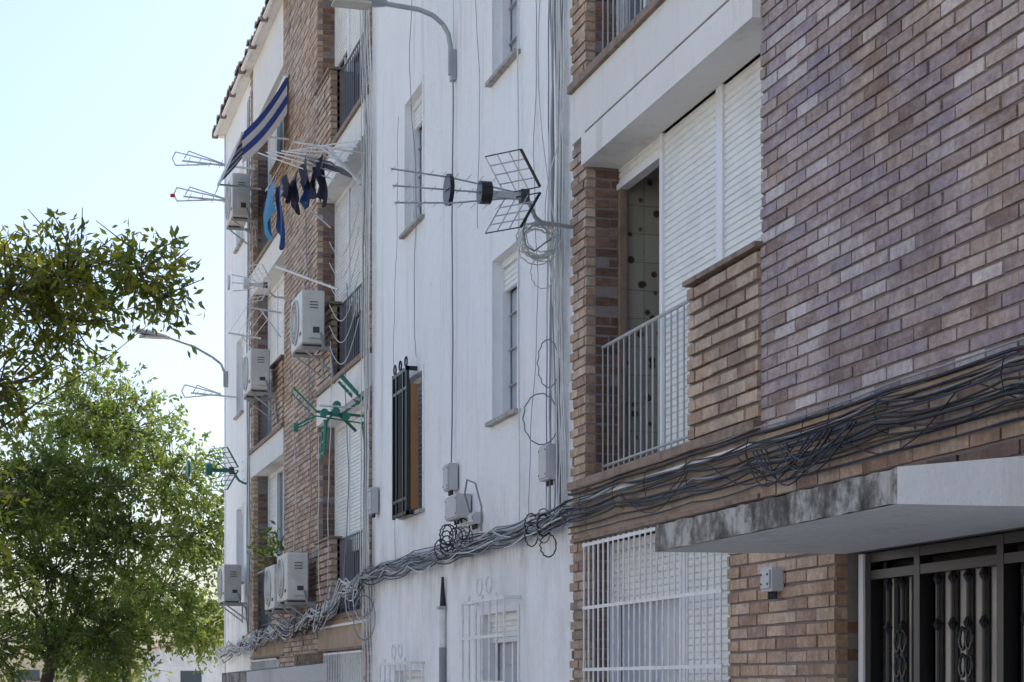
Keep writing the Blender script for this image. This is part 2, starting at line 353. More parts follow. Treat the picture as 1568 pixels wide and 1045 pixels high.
# ------------------------------------------------------------ white walls
def whitewall(s0,s1,holes,X=F+.02):
    mb=MB(); us=sorted({s0,s1,*[h[0] for h in holes],*[h[1] for h in holes]}); zs=sorted({-.05,TOP,*[h[2] for h in holes],*[h[3] for h in holes]})
    for a,b_ in zip(us,us[1:]):
        for p,q in zip(zs,zs[1:]):
            mu,mz=(a+b_)/2,(p+q)/2
            if any(h[0]<mu<h[1] and h[2]<mz<h[3] for h in holes): continue
            mb.quad((X,b_,p),(X,a,p),(X,a,q),(X,b_,q),'white')
    for h in holes:
        d=.17; a,b_,p,q=h[:4]
        mb.quad((X,b_,p),(X,b_,q),(X+d,b_,q),(X+d,b_,p),'white'); mb.quad((X,a,p),(X+d,a,p),(X+d,a,q),(X,a,q),'white')
        mb.quad((X,a,p),(X,b_,p),(X+d,b_,p),(X+d,a,p),'sill'); mb.quad((X,a,q),(X+d,a,q),(X+d,b_,q),(X,b_,q),'white')
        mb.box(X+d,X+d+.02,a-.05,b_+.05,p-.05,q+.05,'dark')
    mb.obj('white_wall',B)
    for h in holes:
        a,b_,p,q,kd=h
        mb=MB(); x=X+.10
        glazing(mb,x,a,b_,p,q,kd,.84,'pale',.035)
        for t in (.22,.44,.66): mb.box(x+.02,x+.049,a+.035,b_-.035,p+(q-p)*t,p+(q-p)*t+.008,'rail')
        mb.box(X-.010,X-.001,a-.05,a-.001,p,q+.05,'white'); mb.box(X-.010,X-.001,b_+.001,b_+.05,p,q+.05,'white'); mb.box(X-.010,X-.001,a-.0005,b_+.0005,q+.001,q+.05,'white')
        mb.box(X-.055,X+.12,a-.07,b_+.07,p-.035,p-.002,'sill')
        mb.obj('window',B)
H=[]
for z in (3.80,6.65,9.3): H.append((13.98,14.72,z,z+1.34,'half'))
for z in (6.15,8.95): H.append((17.26,18.03,z,z+1.3,'half'))
H.append((17.26,18.03,3.31,4.66,'shutter'))
H.append((13.98,15.1,.95,2.2,'half')); H.append((17.3,18.5,.9,1.75,'shutter'))
whitewall(12.515,19.68,H)
whitewall(29.0,32.3,[(30.0,30.8,z,z+1.25,'half') for z in (3.3,6.1,8.9)]+[(30.0,30.8,.7,1.6,'shutter')])
mb=MB(); x0=F-.11; ya,yb=17.42,18.04
for y in (ya,ya+.16,yb-.17,yb): mb.box(x0,x0+.03,y,y+.03,3.27,4.72,'black')
mb.box(x0,F,ya,ya+.03,3.27,3.31,'black'); mb.box(x0,F,ya,ya+.03,4.68,4.72,'black')
for y in (17.52,17.66,17.74,17.80): mb.cyl((x0+.017,y,3.27),(x0+.017,y,4.72),.010,'black')
for z in (3.28,3.42,4.5,4.68): mb.box(x0+.003,x0+.027,ya+.02,yb+.02,z,z+.03,'black')
mb.box(x0+.045,F+.01,ya+.002,ya+.028,3.32,4.55,'wood'); mb.box(x0+.03,x0+.044,ya+.031,yb,3.32,4.6,'acd')
for y in (17.5,17.75,18.0):
    pts=[(x0+.015,y+.05*math.cos(t*.7),4.77+.05*math.sin(t*.7)) for t in range(10)]; mb.chain(pts,.009,'black',5)
mb.obj('window_guard',B)
mb=MB()
for (a,b_,p,q) in ((13.9,15.2,.95,2.3),(17.2,18.6,.85,1.82)):
    n=6
    for i in range(n+1):
        y=a+(b_-a)*i/n; mb.cyl((F-.12,y,p),(F-.12,y,q+.05*(i%2)),.010,'whitebar',6)
    for z in (p+.05,(p+q)/2,q-.3,q): mb.box(F-.128,F-.112,a,b_,z-.012,z+.012,'whitebar')
    for y in (a,b_):
        for z in (p+.05,q): mb.box(F-.11,F+.018,y-.01,y+.01,z-.012,z+.012,'whitebar')
    for y in (a+.45,a+.75):
        pts=[(F-.12,y+.09*math.cos(t*.7),q+.12+.07*math.sin(t*.7)) for t in range(10)]; mb.chain(pts,.008,'whitebar',5)
mb.obj('window_grille',B)
# roof
mb=MB()
mb.box(F-.13,F+.3,2.9,32.5,TOP+.005,TOP+.06,'beam'); mb.box(F+2.0,13,2.9,32.3,0,TOP,'white')
mb.box(F+.0,13,32.3,32.35,0,TOP,'white'); mb.box(F+.0,13,2.85,2.9,0,TOP,'white')
y=2.9
while y<32.4:
    n=7; vs=[];fs=[]; j=R.uniform(-.03,.03)
    for (xx,zz) in ((F-.20+j,TOP+.065),(8.5,TOP+1.45)):
        for i in range(n+1):
            a=math.pi*i/n; vs.append((xx,y+.1-.1*math.cos(a),zz+.07*math.sin(a)))
    for i in range(n): fs.append((i,i+1,n+2+i,n+1+i))
    fs.append(tuple(range(n+1))); mb.add(vs,fs,'rooftile'); y+=.2
mb.quad((F-.17,2.9,TOP+.063),(F-.17,32.5,TOP+.063),(8.5,32.5,TOP+1.44),(8.5,2.9,TOP+1.44),'rooftile')
mb.quad((8.5,2.9,TOP+1.44),(8.5,32.5,TOP+1.44),(13,32.5,TOP),(13,2.9,TOP),'rooftile')
mb.obj('roof',B)
mb=MB(); yy=2.9
while yy<32: mb.cyl((F-.16,yy,TOP+.01),(F-.16,yy+1.1,TOP+.01),.035,'beam',8); mb.box(F-.21,F-.11,yy+1.1,yy+1.18,TOP-.04,TOP+.055,'ledge'); yy+=1.18
mb.obj('gutter',B)
# ------------------------------------------------------------ cables
def cablegroup(name,lines):
    e=empty(name); by={}
    for pts,r,k in lines: by.setdefault((k,r),[]).append(pts)
    for (k,r),L in by.items():
        cu=bpy.data.curves.new(name+'_strand','CURVE'); cu.dimensions='3D'; cu.bevel_depth=r; cu.bevel_resolution=2
        for pts in L:
            sp=cu.splines.new('POLY'); sp.points.add(len(pts)-1)
            for p,q in zip(sp.points,pts): p.co=(q[0],q[1],q[2],1)
            sp.use_smooth=True
        cu.materials.append(M[k]); ob=bpy.data.objects.new('strand',cu); sc.collection.objects.link(ob); ob.parent=e
    return e
def run(nodes,sag=.03,x=F-.05,jit=.01,per=10,rng=R):
    out=[]
    ph=rng.uniform(0,6)
    for (a,za),(b_,zb) in zip(nodes,nodes[1:]):
        sg=sag*rng.uniform(.2,1.7)*min(1,abs(b_-a)/1.5)
        for i in range(per):
            t=i/per; y=a+(b_-a)*t
            out.append((x+jit*math.sin(3*y+ph),y,za+(zb-za)*t-4*sg*t*(1-t)+jit*.5*math.sin(7*y+ph*2)))
    out.append((x,nodes[-1][0],nodes[-1][1])); return out
L=[]
sup=[3.2,4.5,5.6,6.6,7.7,9.2,10.1,11.4,12.5,13.4,14.4,15.5,16.3,17.4,18.6,19.7]
for i in range(12):
    off=-.12+.015*i; k=['cableb','cablen','cableb','cableb','cableg','cablen'][i%6]; rr=R.choice([.0045,.006,.0085])
    L.append((run([(s,2.89+off+R.uniform(-.025,.025)-(.04 if s>12.6 else 0)) for s in sup],.035,F-.03-R.uniform(0,.05),.006),rr,k))
for off,k,r_ in ((.070,'cableb',.009),(.10,'cableg',.005),(-.17,'cableb',.006),(-.215,'cablen',.005)): L.append((run([(s,2.90+off) for s in sup[:9]],.015,F-.035,.003),r_,k))
for i in range(10):
    L.append((run([(s,2.84+R.uniform(-.10,.07)) for s in sup[8:]],.07,F-.03-R.uniform(0,.06),.018),.005,R.choice(['cablew','cableg'])))
for i in range(9):
    a=R.uniform(7.9,8.6); dd=R.uniform(.12,.24); L.append(([(F-.08-.05*math.sin(t*math.pi/10),a+.08*t,2.86-dd*math.sin(t*math.pi/10)) for t in range(11)],.0045,R.choice(['cableb','cablen'])))
for i in range(6):
    a=R.uniform(5.5,11.5); dd=R.uniform(.12,.2); L.append(([(F-.07,a+.12*t,2.86-dd*math.sin(t*math.pi/10)) for t in range(11)],.0035,'cableb'))
for s in sup[:8]+[8.2,8.5,10.8,12.1]: 
    L.append(([(F-.005,s,2.77),(F-.075,s,2.79),(F-.09,s+.005,2.87),(F-.075,s,2.95),(F-.005,s,2.98)],.003,'cableb'))
sup2=[19.7,20.6,21.6,22.8,24,25.2,26.4,27.6,29,30.5,32.3]
def zl(s): return 2.74-.03*(s-19.7)-(.18 if s>21.3 else 0)
for i in range(24):
    L.append((run([(s,zl(s)+R.uniform(-.1,.12)) for s in sup2],.09,F-.05-R.uniform(0,.12),.02),.007,R.choice(['cablew','cableg','cableb','cablew','cablew'])))
cablegroup('facade_cable_bundle',L)
L=[]
def vert(s,z0,z1,amp=.02,x=F-.015,n=60,ph=None):
    ph=R.uniform(0,6); o=[]
    for i in range(n+1):
        z=z0+(z1-z0)*i/n
        o.append((x+min(.01,amp*.2)*math.sin(z*2.3+ph),s+amp*(math.sin(z*1.1+ph)+.5*math.sin(z*2.9+2*ph)+.15*math.sin(z*9)),z))
    return o
for i in range(18): L.append((vert(12.64+R.uniform(0,.36),2.85,TOP,.04,F-.01-R.uniform(0,.03)),R.choice([.005,.0065]),R.choice(['cablew','cablew','cableg'])))
for i in range(12): L.append((vert(19.60+R.uniform(-.15,.25),1.2+R.uniform(0,1.6),TOP,.07,F-.03-R.uniform(0,.04)),.006,R.choice(['cablew','cablew','cableg'])))
for i in range(6): L.append((vert(28.9+R.uniform(0,.3),2.4,10.9,.04,F-.03),.008,R.choice(['cablew','cableg'])))
L.append((vert(15.98,3.6,7.1,.025),.008,'cableg')); L.append((vert(15.98,7.3,TOP,.03),.005,'cablew'))
L.append((vert(13.85,2.9,TOP,.015),.007,'cablew')); L.append((vert(17.5,4.8,TOP,.10),.004,'cableg')); L.append((vert(18.3,2.9,7.4,.12),.003,'cableg'))
L.append((vert(15.1,5.5,TOP,.06),.003,'cableg')); L.append((vert(13.45,2.9,TOP,.10),.003,'cableg'))
def loopxz(cx,s,cz,r,n=26,tx=1,tz=1,r0=0):
    return [(cx+r*tx*math.cos(2*math.pi*i/n+r0),s+.02*math.sin(3*i),cz+r*tz*math.sin(2*math.pi*i/n+r0)) for i in range(n+2)]
for i in range(11): L.append((loopxz(3.84+R.uniform(-.02,.02),12.62+R.uniform(-.06,.06),4.80+R.uniform(-.03,.03),.125+R.uniform(-.02,.02),tx=1.05,r0=i),.0045,'cablew'))
L.append((loopxz(3.90,12.7,4.60,.09,tz=1.3),.004,'cablew')); L.append((loopxz(3.92,12.8,3.55,.15,tx=.9,tz=1.25),.005,'cableg'))
L.append((loopxz(3.96,12.75,3.95,.08,tz=2.2),.0045,'cableg')); L.append((loopxz(3.95,12.72,2.62,.06,tz=1.4),.005,'cableb'))
L.append(([(F-.03-.12*math.sin(t*math.pi/14),12.7+.06*math.sin(t*.5),5.6-.1*t) for t in range(15)],.0045,'cablew'))
L.append(([(F-.03-.16*math.sin(t*math.pi/14),12.75,7.6-.2*t) for t in range(15)],.0045,'cablew'))
for i in range(6): L.append((loopxz(3.98,13.0+R.uniform(-.1,.3),2.78+R.uniform(-.05,.05),.05,tz=1.6),.005,R.choice(['cableb','cableg'])))
for i in range(10): L.append((loopxz(3.98,15.6+R.uniform(-.5,.5),2.93+R.uniform(-.10,.05),.06,tz=1.5),.006,R.choice(['cableb','cableg','cablen'])))
L.append(([(F-.03,15.3,3.1),(F-.1,15.2,3.25),(F-.12,15.05,3.35),(F-.1,14.85,3.3),(F-.06,14.8,3.1),(F-.05,14.85,2.9)],.008,'cableg'))
L.append(([(3.72,12.5,4.93),(3.70,12.52,4.85),(3.73,12.55,4.75),(3.8,12.58,4.72),(3.9,12.6,4.8),(4.0,12.63,4.86)],.006,'cableg'))
for i in range(6): L.append((loopxz(3.93,19.5+R.uniform(-.2,.3),2.5+R.uniform(-.2,.1),.12,tz=2),.005,R.choice(['cablew','cableg'])))
for i in range(12):
    s=R.uniform(20.3,28); L.append(([(F-.12-.1*math.sin(t*math.pi/10),s+.06*t,zl(s)+.1-.35*math.sin(t*math.pi/10)) for t in range(11)],.006,R.choice(['cablew','cableb','cableg'])))
for s in (20.9,21.9,22.6,23.4,24.6): L.append((vert(s,2.7,R.uniform(4.5,8.5),.12,F-.04),.006,R.choice(['cablew','cableg'])))
for i in range(6): L.append(([(F-.1,19.8+.15*t,6.9-.25*i-.35*math.sin(t*math.pi/12)) for t in range(13)],.005,'cablew'))
cablegroup('facade_drop_cables',L)
# ------------------------------------------------------------ junction boxes, pipe
def jbox(s,z,w,h,d=.1,dark=False):
    mb=MB(); k='box'; x=F+.005
    mb.box(x-d,x,s-w/2,s+w/2,z,z+h,k); mb.box(x-d-.012,x-d-.001,s-w/2+.015,s+w/2-.015,z+.015,z+h-.015,k)
    for q in (-.25,0,.25): mb.cyl((x-d/2,s+q*w,z-.04),(x-d/2,s+q*w,z),.012,'cableb')
    for a in (-1,1):
        for c in (.04,h-.04): mb.cyl((x-d-.018,s+a*(w/2-.03),z+c),(x-d-.011,s+a*(w/2-.03),z+c),.007,'acd')
    return mb.obj('junction_box',None,.006)
jbox(15.95,3.35,.2,.24,.08); jbox(15.6,3.06,.42,.21,.12); jbox(12.95,3.12,.22,.26,.09); jbox(19.35,3.45,.16,.28,.07); jbox(8.98,2.10,.14,.13,.07); jbox(15.15,2.98,.22,.10,.06)
mb=MB(); mb.cyl((F-.01,16.35,0),(F-.01,16.35,1.95),.035,'cableg',12); mb.cyl((F-.01,16.35,1.95),(F-.01,16.35,2.3),.032,'whitebar',10); mb.cyl((F-.01,16.35,2.3),(F-.01,16.35,2.6),.03,'cableb',10,.012)
for z in (.8,1.6,2.3): mb.box(F-.055,F+.015,16.30,16.40,z,z+.03,'rail')
mb.obj('drain_pipe')
# ------------------------------------------------------------ air conditioners
def ac(s,z,x=3.67,w=.8,h=.58,d=.28):
    mb=MB(); mb.box(x,x+d,s,s+w,z,z+h,'ac'); b_=mb.obj('air_conditioner',None,.018)
    mb=MB(); cy,cz=s+w*.58,z+h*.5; r=h*.42
    for rr in (r,r*.8,r*.6,r*.4,r*.2):
        n=24; pts=[(x-.012,cy+rr*math.cos(2*math.pi*i/n),cz+rr*math.sin(2*math.pi*i/n)) for i in range(n+1)]; mb.chain(pts,.005 if rr<r else .011,'ac',5)
    for i in range(8):
        a=math.pi*i/8; mb.cyl((x-.012,cy-r*math.cos(a),cz-r*math.sin(a)),(x-.012,cy+r*math.cos(a),cz+r*math.sin(a)),.004,'ac',5)
    n=28; mb.add([(x-.004,cy+r*.98*math.cos(2*math.pi*i/n),cz+r*.98*math.sin(2*math.pi*i/n)) for i in range(n)],[tuple(range(n))],'acd')
    mb.box(x+.09,x+d-.02,s-.03,s-.002,z+.06,z+h*.45,'ac'); mb.box(x+.13,x+d-.07,s-.034,s-.031,z+.12,z+h*.3,'acd')
    for i in range(3): mb.box(x+.10,x+d-.08,s-.006,s-.002,z+h*.66+i*.035,z+h*.66+.010+i*.035,'acd')
    mb.box(x-.004,x+.002,s+.04,s+.16,z+.1,z+.14,'acd')
    for q in (.12,w-.12):
        mb.box(x+.0,F,s+q-.02,s+q+.02,z-.055,z-.02,'rail'); mb.box(F-.03,F-.008,s+q-.02,s+q+.02,z-.33,z-.057,'rail')
        mb.cyl((x+.05,s+q,z-.06),(F-.02,s+q,z-.3),.012,'rail'); mb.box(x+.03,x+d-.03,s+q-.03,s+q+.03,z-.02,z,'acd')
    mb.chain([(x+d-.06,s-.03,z+.12),(x+d-.02,s-.08,z-.05),(F-.06,s-.1,z-.12),(F-.03,s-.12,z-.5)],.014,'cableg',7)
    c=mb.obj('fan_grille_and_bracket',b_)
ac(21.8,5.72,h=.64); ac(22.94,2.68,h=.60); ac(24.02,2.62,h=.58); ac(26.2,5.85); ac(28.2,8.83,h=.66); ac(29.2,2.95)
# ------------------------------------------------------------ street lamps
def lamp(s,z,pts,tip):
    mb=MB(); mb.box(F-.03,F+.015,s-.04,s+.04,z-.15,z+.12,'lamp'); mb.chain([(a,s,b_) for a,b_ in pts],.022,'lamp',10)
    (x1,z1),(x0,z0)=pts[-1],tip; vs=[];fs=[]
    n=12; secs=[(0,.04,.05),(.12,.09,.07),(.45,.13,.09),(.8,.11,.075),(1,.04,.03)]
    for t,wy,hz in secs:
        xx=x1+(x0-x1)*t; zz=z1+(z0-z1)*t
        for i in range(n):
            a=2*math.pi*i/n; vv=math.sin(a); vs.append((xx,s+wy*math.cos(a),zz+hz*(vv if vv>0 else vv*.45)))
    for j in range(len(secs)-1):
        for i in range(n): k=(i+1)%n; fs.append((j*n+i,j*n+k,(j+1)*n+k,(j+1)*n+i))
    fs.append(tuple(range(n))); fs.append(tuple(range(len(vs)-n,len(vs)))); mb.add(vs,fs,'lamp')
    mb.box(min(x0,x1)+.12,max(x0,x1)-.15,s-.09,s+.09,(z0+z1)/2-.06,(z0+z1)/2-.035,'cream')
    return mb.obj('street_lamp',None,0,False)
lamp(15.98,7.2,[(F-.03,7.1),(F-.03,7.36),(F-.05,7.47),(F-.10,7.55),(F-.19,7.62),(F-.32,7.66),(3.45,7.68)],(2.85,7.71))
lamp(32.0,6.95,[(F-.04,6.8),(F-.04,7.05),(F-.1,7.2),(F-.25,7.31),(3.5,7.48),(3.1,7.60)],(2.45,7.70))
# ------------------------------------------------------------ antennas
def panel_antenna(s,X,z,sc_=1,k1='alu',kb='black',L_=1.0):
    mb=MB(); u=sc_
    P=lambda a,b_,c:(X+a*u,s+b_*u,z+c*u)
    for c,dy in ((.14,.06),(.0,0),(-.14,-.06)):
        mb.chain([P(-L_*.92,dy,c*.95),P(-.5*L_,dy,c*.75),P(-.05,0,c*.15)],.0065*u,k1,6)
        for t in range(9):
            xx=-L_*.9+t*.09; mb.cyl(P(xx,dy-.07,c*(.95-.2*t/9)),P(xx,dy+.07,c*(.95-.2*t/9)),.003*u,k1,5)
    for xx,rr,th in ((-.52,.11,.015),(-.26,.08,.04)):
        mb.cyl(P(xx-th,0,0),P(xx+th,0,0),rr*u,kb,16)
    mb.box(X-.22*u,X+.03*u,s-.02*u,s+.02*u,z-.03*u,z+.015*u,k1)
    for sg in (1,-1):
        o=Vector(P(-.1,.06,.02*sg)); d=Vector((.19*u,-.24*u,0)); up=Vector((-.14*u,0,.25*u*sg))
        for i in range(5): 
            a=o+up*i/4; mb.cyl(a,a+d,.0045*u,k1 if 0<i<4 else kb,6)
        for i in range(4):
            a=o+d*i/3; mb.cyl(a,a+up,.0045*u if i<3 else .011*u,k1 if i<3 else kb,6)
    mb.chain([P(.0,0,-.02),P(.06,.02,-.02),P(.10,.05,-.08),P(.14,.1,-.12),P(.20,.15,-.14),(F+.01,s+.2*u,z-.145*u)],.016*u,k1,8)
    mb.box(X-.0*u,X+.06*u,s-.03*u,s+.04*u,z-.05*u,z+.04*u,'acd')
    return mb.obj('tv_antenna')
panel_antenna(12.35,3.63,5.05)
panel_antenna(29.4,3.78,5.05,1.25,'green','green',.3)
panel_antenna(24.6,3.62,7.0,.9,'whitebar','whitebar',.5)
def loop_antenna(s,x0,x1,z,tipred=False):
    mb=MB(); mb.cyl((x0,s,z),(F+.01,s,z-.04),.016,'whitebar')
    for i in range(4):
        xx=x0+.1+i*(x1-x0-.15)/3
        mb.cyl((xx,s-.22,z),(xx,s+.22,z),.007,'whitebar',6)
    mb.chain([(x1,s,z),(x0-.1,s,z+.13),(x0-.15,s,z+.02),(x0-.1,s,z-.08),(x1,s,z)],.012,'whitebar',6)
    mb.chain([(x0,s-.3,z-.05),(x0+.08,s-.2,z+.10),(x1,s,z)],.010,'whitebar',6)
    if tipred: mb.cyl((x0-.2,s,z),(x0-.13,s,z),.03,'red')
    return mb.obj('tv_antenna')
loop_antenna(28.6,2.95,3.6,9.72); loop_antenna(28.9,3.0,3.7,9.25,True); loop_antenna(30.6,3.3,3.8,6.45)
# ------------------------------------------------------------ clothes racks with washing
def cloth(mb,x,s0,s1,z,h,k,ph):
    n=10;m_=8;vs=[];fs=[]
    for j in range(m_+1):
        for i in range(n+1):
            t=i/n;q=j/m_; vs.append((x+.035*math.sin(9*t+ph)*(.3+q)+.02*math.sin(5*q+ph),s0+(s1-s0)*(t*(1-.25*q)+.12*q),z-h*q*(1-.3*math.sin(4.1*t+ph))-.02*math.sin(math.pi*t)))
    for j in range(m_):
        for i in range(n): a=j*(n+1)+i; fs.append((a,a+1,a+n+2,a+n+1))
    mb.add(vs,fs,k)
def rack(sa,sb,z,out,n,cl):
    mb=MB()
    for y in (sa,sb): mb.cyl((F-.0,y,z),(F-out,y,z+.06),.013,'whitebar'); mb.cyl((F-.01,y,z-.35),(F-out*.6,y,z+.03),.010,'whitebar')
    for i in range(n):
        x=F-.12-(out-.12)*i/(n-1); mb.cyl((x,sa-.05,z+.06*i/n),(x,sb+.05,z+.06*i/n),.005,'whitebar',6)
    ob=mb.obj('clothes_drying_rack'); mb=MB()
    for (i,a,b_,h,k) in cl:
        x=F-.12-(out-.12)*i/(n-1); cloth(mb,x,a,b_,z+.06*i/n,h,k,R.uniform(0,6)); 
    if cl: mb.obj('washing',ob,0,True)
rack(20.0,22.0,7.52,.80,7,[(3,20.2,20.8,.30,'navy'),(4,20.3,20.9,.26,'navy'),(4,21.0,21.5,.34,'navy'),(3,20.9,21.5,.36,'blue'),(5,20.9,21.5,.3,'navy'),(5,21.4,21.9,.62,'blue'),(6,21.5,21.9,.5,'lblue'),(2,20.4,21.1,.4,'navy')])
rack(25.9,27.9,6.9,.5,4,[])
mb=MB()
for i in range(7): mb.cyl((3.05+.07*i,21.1-.12*i,7.75-.02*i),(3.80+.03*i,20.3-.1*i,7.28+.05*i),.008,'whitebar')
mb.cyl((3.75,20.6,7.75),(4.05,20.1,7.2),.022,'whitebar'); mb.cyl((3.45,22.4,6.75),(4.0,21.2,6.25),.014,'whitebar')
for i in range(6): mb.cyl((3.50+.05*i,20.9,7.7-.02*i),(3.72+.05*i,20.2,7.45-.03*i),.010,'raild')
mb.cyl((3.5,20.9,7.7),(3.78,20.9,7.58),.012,'raild'); mb.cyl((3.72,20.2,7.45),(4.0,20.2,7.3),.012,'raild')
mb.obj('clothes_drying_rack')
# green folding airer
mb=MB(); h=Vector((3.80,20.3,4.68))
for (a,q,w) in (((.07,0,.40),(.31,.0,.15),.026),((-.44,.15,.26),(-.20,.1,.01),.013),((-.11,0,-.12),(-.13,0,-.50),.024),((.35,0,-.05),(.39,0,-.39),.026),((-.44,.1,-.17),(-.22,.05,-.05),.013)):
    a=h+Vector(a); q=h+Vector(q); d=(q-a).normalized()
    mb.cyl(a,q,w,'green',6,w*.85); mb.cyl(a+Vector((.03,.35,.0)),q+Vector((.03,.35,.0)),w*.7,'green',6)
    for t in (.15,.5,.85): p=a.lerp(q,t); mb.cyl(p,p+Vector((.03,.35,0)),.006,'cablew',5)
    mb.cyl(a-d*.02,a,w*1.3,'green',8)
for a,q,w in (((-.22,.05,0),(.36,0,-.04),.016),((.31,0,.15),(.08,0,-.02),.012),((-.11,0,-.12),(0,0,0),.014),((-.2,.1,.01),(.05,0,-.05),.014),((-.22,.05,-.05),(.3,0,-.12),.008)):
    mb.cyl(h+Vector(a),h+Vector(q),w,'green',8)
for c in ((0,0,0),(-.13,0,-.02),(.12,.02,-.05),(.02,.05,.08)): c=h+Vector(c); mb.cyl(c-Vector((.0,.04,0)),c+Vector((0,.04,0)),.045,'green',12)
mb.cyl(h+Vector((-.46,.1,-.18)),h+Vector((-.41,.1,-.18)),.05,'green',12)
mb.cyl(h+Vector((-.18,0,.06)),h+Vector((.2,0,.05)),.012,'whitebar',8)
mb.chain([h,(3.95,20.4,4.58),(F,20.5,4.5)],.018,'green',8); mb.obj('folding_clothes_airer')
# ------------------------------------------------------------ awning
mb=MB(); ns=10; a0,a1=25.2,27.9; zA,zB,xo=10.05,9.2,.62
def awf(t): return (F-.03-xo*t,zA-(zA-zB)*t-.07*math.sin(math.pi*t))
for i in range(ns):
    y0=a0+(a1-a0)*i/ns; y1=a0+(a1-a0)*(i+1)/ns; k='awnb' if i%2 else 'wcloth'
    for j in range(5):
        t0,t1=j/5,(j+1)/5
        (xa,za),(xb,zb)=awf(t0),awf(t1); mb.quad((xa,y0,za),(xa,y1,za),(xb,y1,zb),(xb,y0,zb),k)
    (xb,zb)=awf(1); mb.quad((xb,y0,zb),(xb,y1,zb),(xb-.12,y1,zb-.32),(xb-.12,y0,zb-.32),k)
for i in range(6):
    t0,t1=i/6,(i+1)/6; (xa,za),(xb,zb)=awf(t0),awf(t1)
    for j in range(4):
        w0,w1=j*.13,(j+1)*.13
        mb.quad((xa,a0,za-w0*(1-t0*.2)),(xb,a0,zb-w0*(1-t1*.2)),(xb,a0+.02,zb-w1*(1-t1*.2)),(xa,a0+.02,za-w1*(1-t0*.2)),'wcloth' if j%2 else 'awnb')
xb,zb=awf(1)
mb.cyl((xb,a0,zb),(xb,a1,zb),.022,'whitebar'); mb.cyl((F-.04,a0,zA),(F-.04,a1,zA),.03,'whitebar')
for y in (a0+.04,a1-.02): mb.cyl((F-.0,y,zB-.02),(xb,y,zb),.016,'whitebar')
mb.obj('striped_awning')
# ------------------------------------------------------------ foliage
def leafcloud(pos,dirs,size,seed,wr=.38):
    rng=np.random.default_rng(seed); n=len(pos)
    d=dirs/np.linalg.norm(dirs,axis=1)[:,None]
    rv=rng.normal(size=(n,3)); u=np.cross(d,rv); u/=np.linalg.norm(u,axis=1)[:,None]+1e-9
    w=np.cross(d,u); l=(size*rng.uniform(.6,1.25,n))[:,None]
    v=np.stack([pos,pos+d*l*.45+u*l*wr*.5+w*l*.06,pos+d*l,pos+d*l*.45-u*l*wr*.5+w*l*.06],1).reshape(-1,3)
    return v
def tree(name,base,trunk_top,clumps,twigs_per,leaves_per,size,mat,seed,twl=.45,wr=.38,tr=.15):
    rng=np.random.default_rng(seed); e=empty(name); rr=random.Random(seed)
    mb=MB(); b0=Vector(base); t0=Vector(trunk_top); pr=b0; rad=tr
    for i in range(1,6):
        p=b0.lerp(t0,i/5)+Vector((rr.uniform(-.05,.05),rr.uniform(-.05,.05),0)); mb.cyl(pr,p,rad,'bark',10,rad*.88); rad*=.88; pr=p
    P=[];D=[];SH=[]
    for (c,r,wgt) in clumps:
        c=Vector(c); pr2=pr; rd=rad*.6
        for i in range(1,6):
            q=pr.lerp(c,i/5)+Vector((rr.uniform(-.08,.08)*r,rr.uniform(-.08,.08)*r,.1*math.sin(i))); mb.cyl(pr2,q,rd,'bark',7,rd*.6); rd*=.6; pr2=q
        nt=int(twigs_per*wgt)
        for k in range(nt):
            dv=rng.normal(size=3); dv/=np.linalg.norm(dv); rad2=rng.uniform(.25,1)**.6
            st=np.array(c)+dv*np.array([r,r,r*.8])*rad2*(.8+.35*math.sin(3*dv[0]+5*dv[2]+seed))
            td=dv*.8+rng.normal(size=3)*.5; td[2]-=.15; td/=np.linalg.norm(td); ln=twl*rng.uniform(.5,1.3)
            if k%3==0:
                en=st+td*ln; ct=st-dv*r*.5; mb.cyl(tuple(ct),tuple(st),.010,'bark',4,.006); mb.cyl(tuple(st),tuple(en),.006,'bark',4,.003)
            m_=int(leaves_per*rng.uniform(.6,1.3)); t=rng.uniform(0,1,m_)
            pp=st+td*(t*ln)[:,None]+rng.normal(size=(m_,3))*size*.25; pp[:,2]-=t*t*ln*.25
            P.append(pp); D.append(td*.6+rng.normal(size=(m_,3))*.7+np.array([0,0,-.25])); SH.append(np.clip(rng.uniform(0,1)*.6+rng.uniform(0,.4,m_),0,1))
    P=np.concatenate(P);D=np.concatenate(D);SH=np.concatenate(SH); v=leafcloud(P,D,size,seed,wr); n=len(P)
    me=bpy.data.meshes.new(name+'_leaves'); me.vertices.add(n*4); me.vertices.foreach_set('co',v.ravel())
    me.loops.add(n*4); me.loops.foreach_set('vertex_index',np.arange(n*4)); me.polygons.add(n); me.polygons.foreach_set('loop_start',np.arange(n)*4); me.polygons.foreach_set('loop_total',np.full(n,4))
    me.update(calc_edges=True); me.materials.append(M[mat]); at=me.attributes.new('r','FLOAT','FACE'); at.data.foreach_set('value',SH)
    ob=bpy.data.objects.new('leaves',me); sc.collection.objects.link(ob); ob.parent=e; mb.obj('trunk_and_branches',e)
    return n
tree('orange_tree',(-.9,14.9,0),(-.9,14.9,2.6),[((.62,14.39,4.74),.38,1.0),((1.14,14.24,4.80),.28,.7),((1.36,14.2,4.58),.15,.25),((.17,14.52,4.6),.60,1.6),((.10,14.5,3.9),.42,.9),((.62,14.36,4.38),.28,.45),((-.92,14.84,4.4),1.3,3),((-.35,14.6,2.9),.7,1.0)],95,13,.088,'leaf',3,.28,.36,.09)
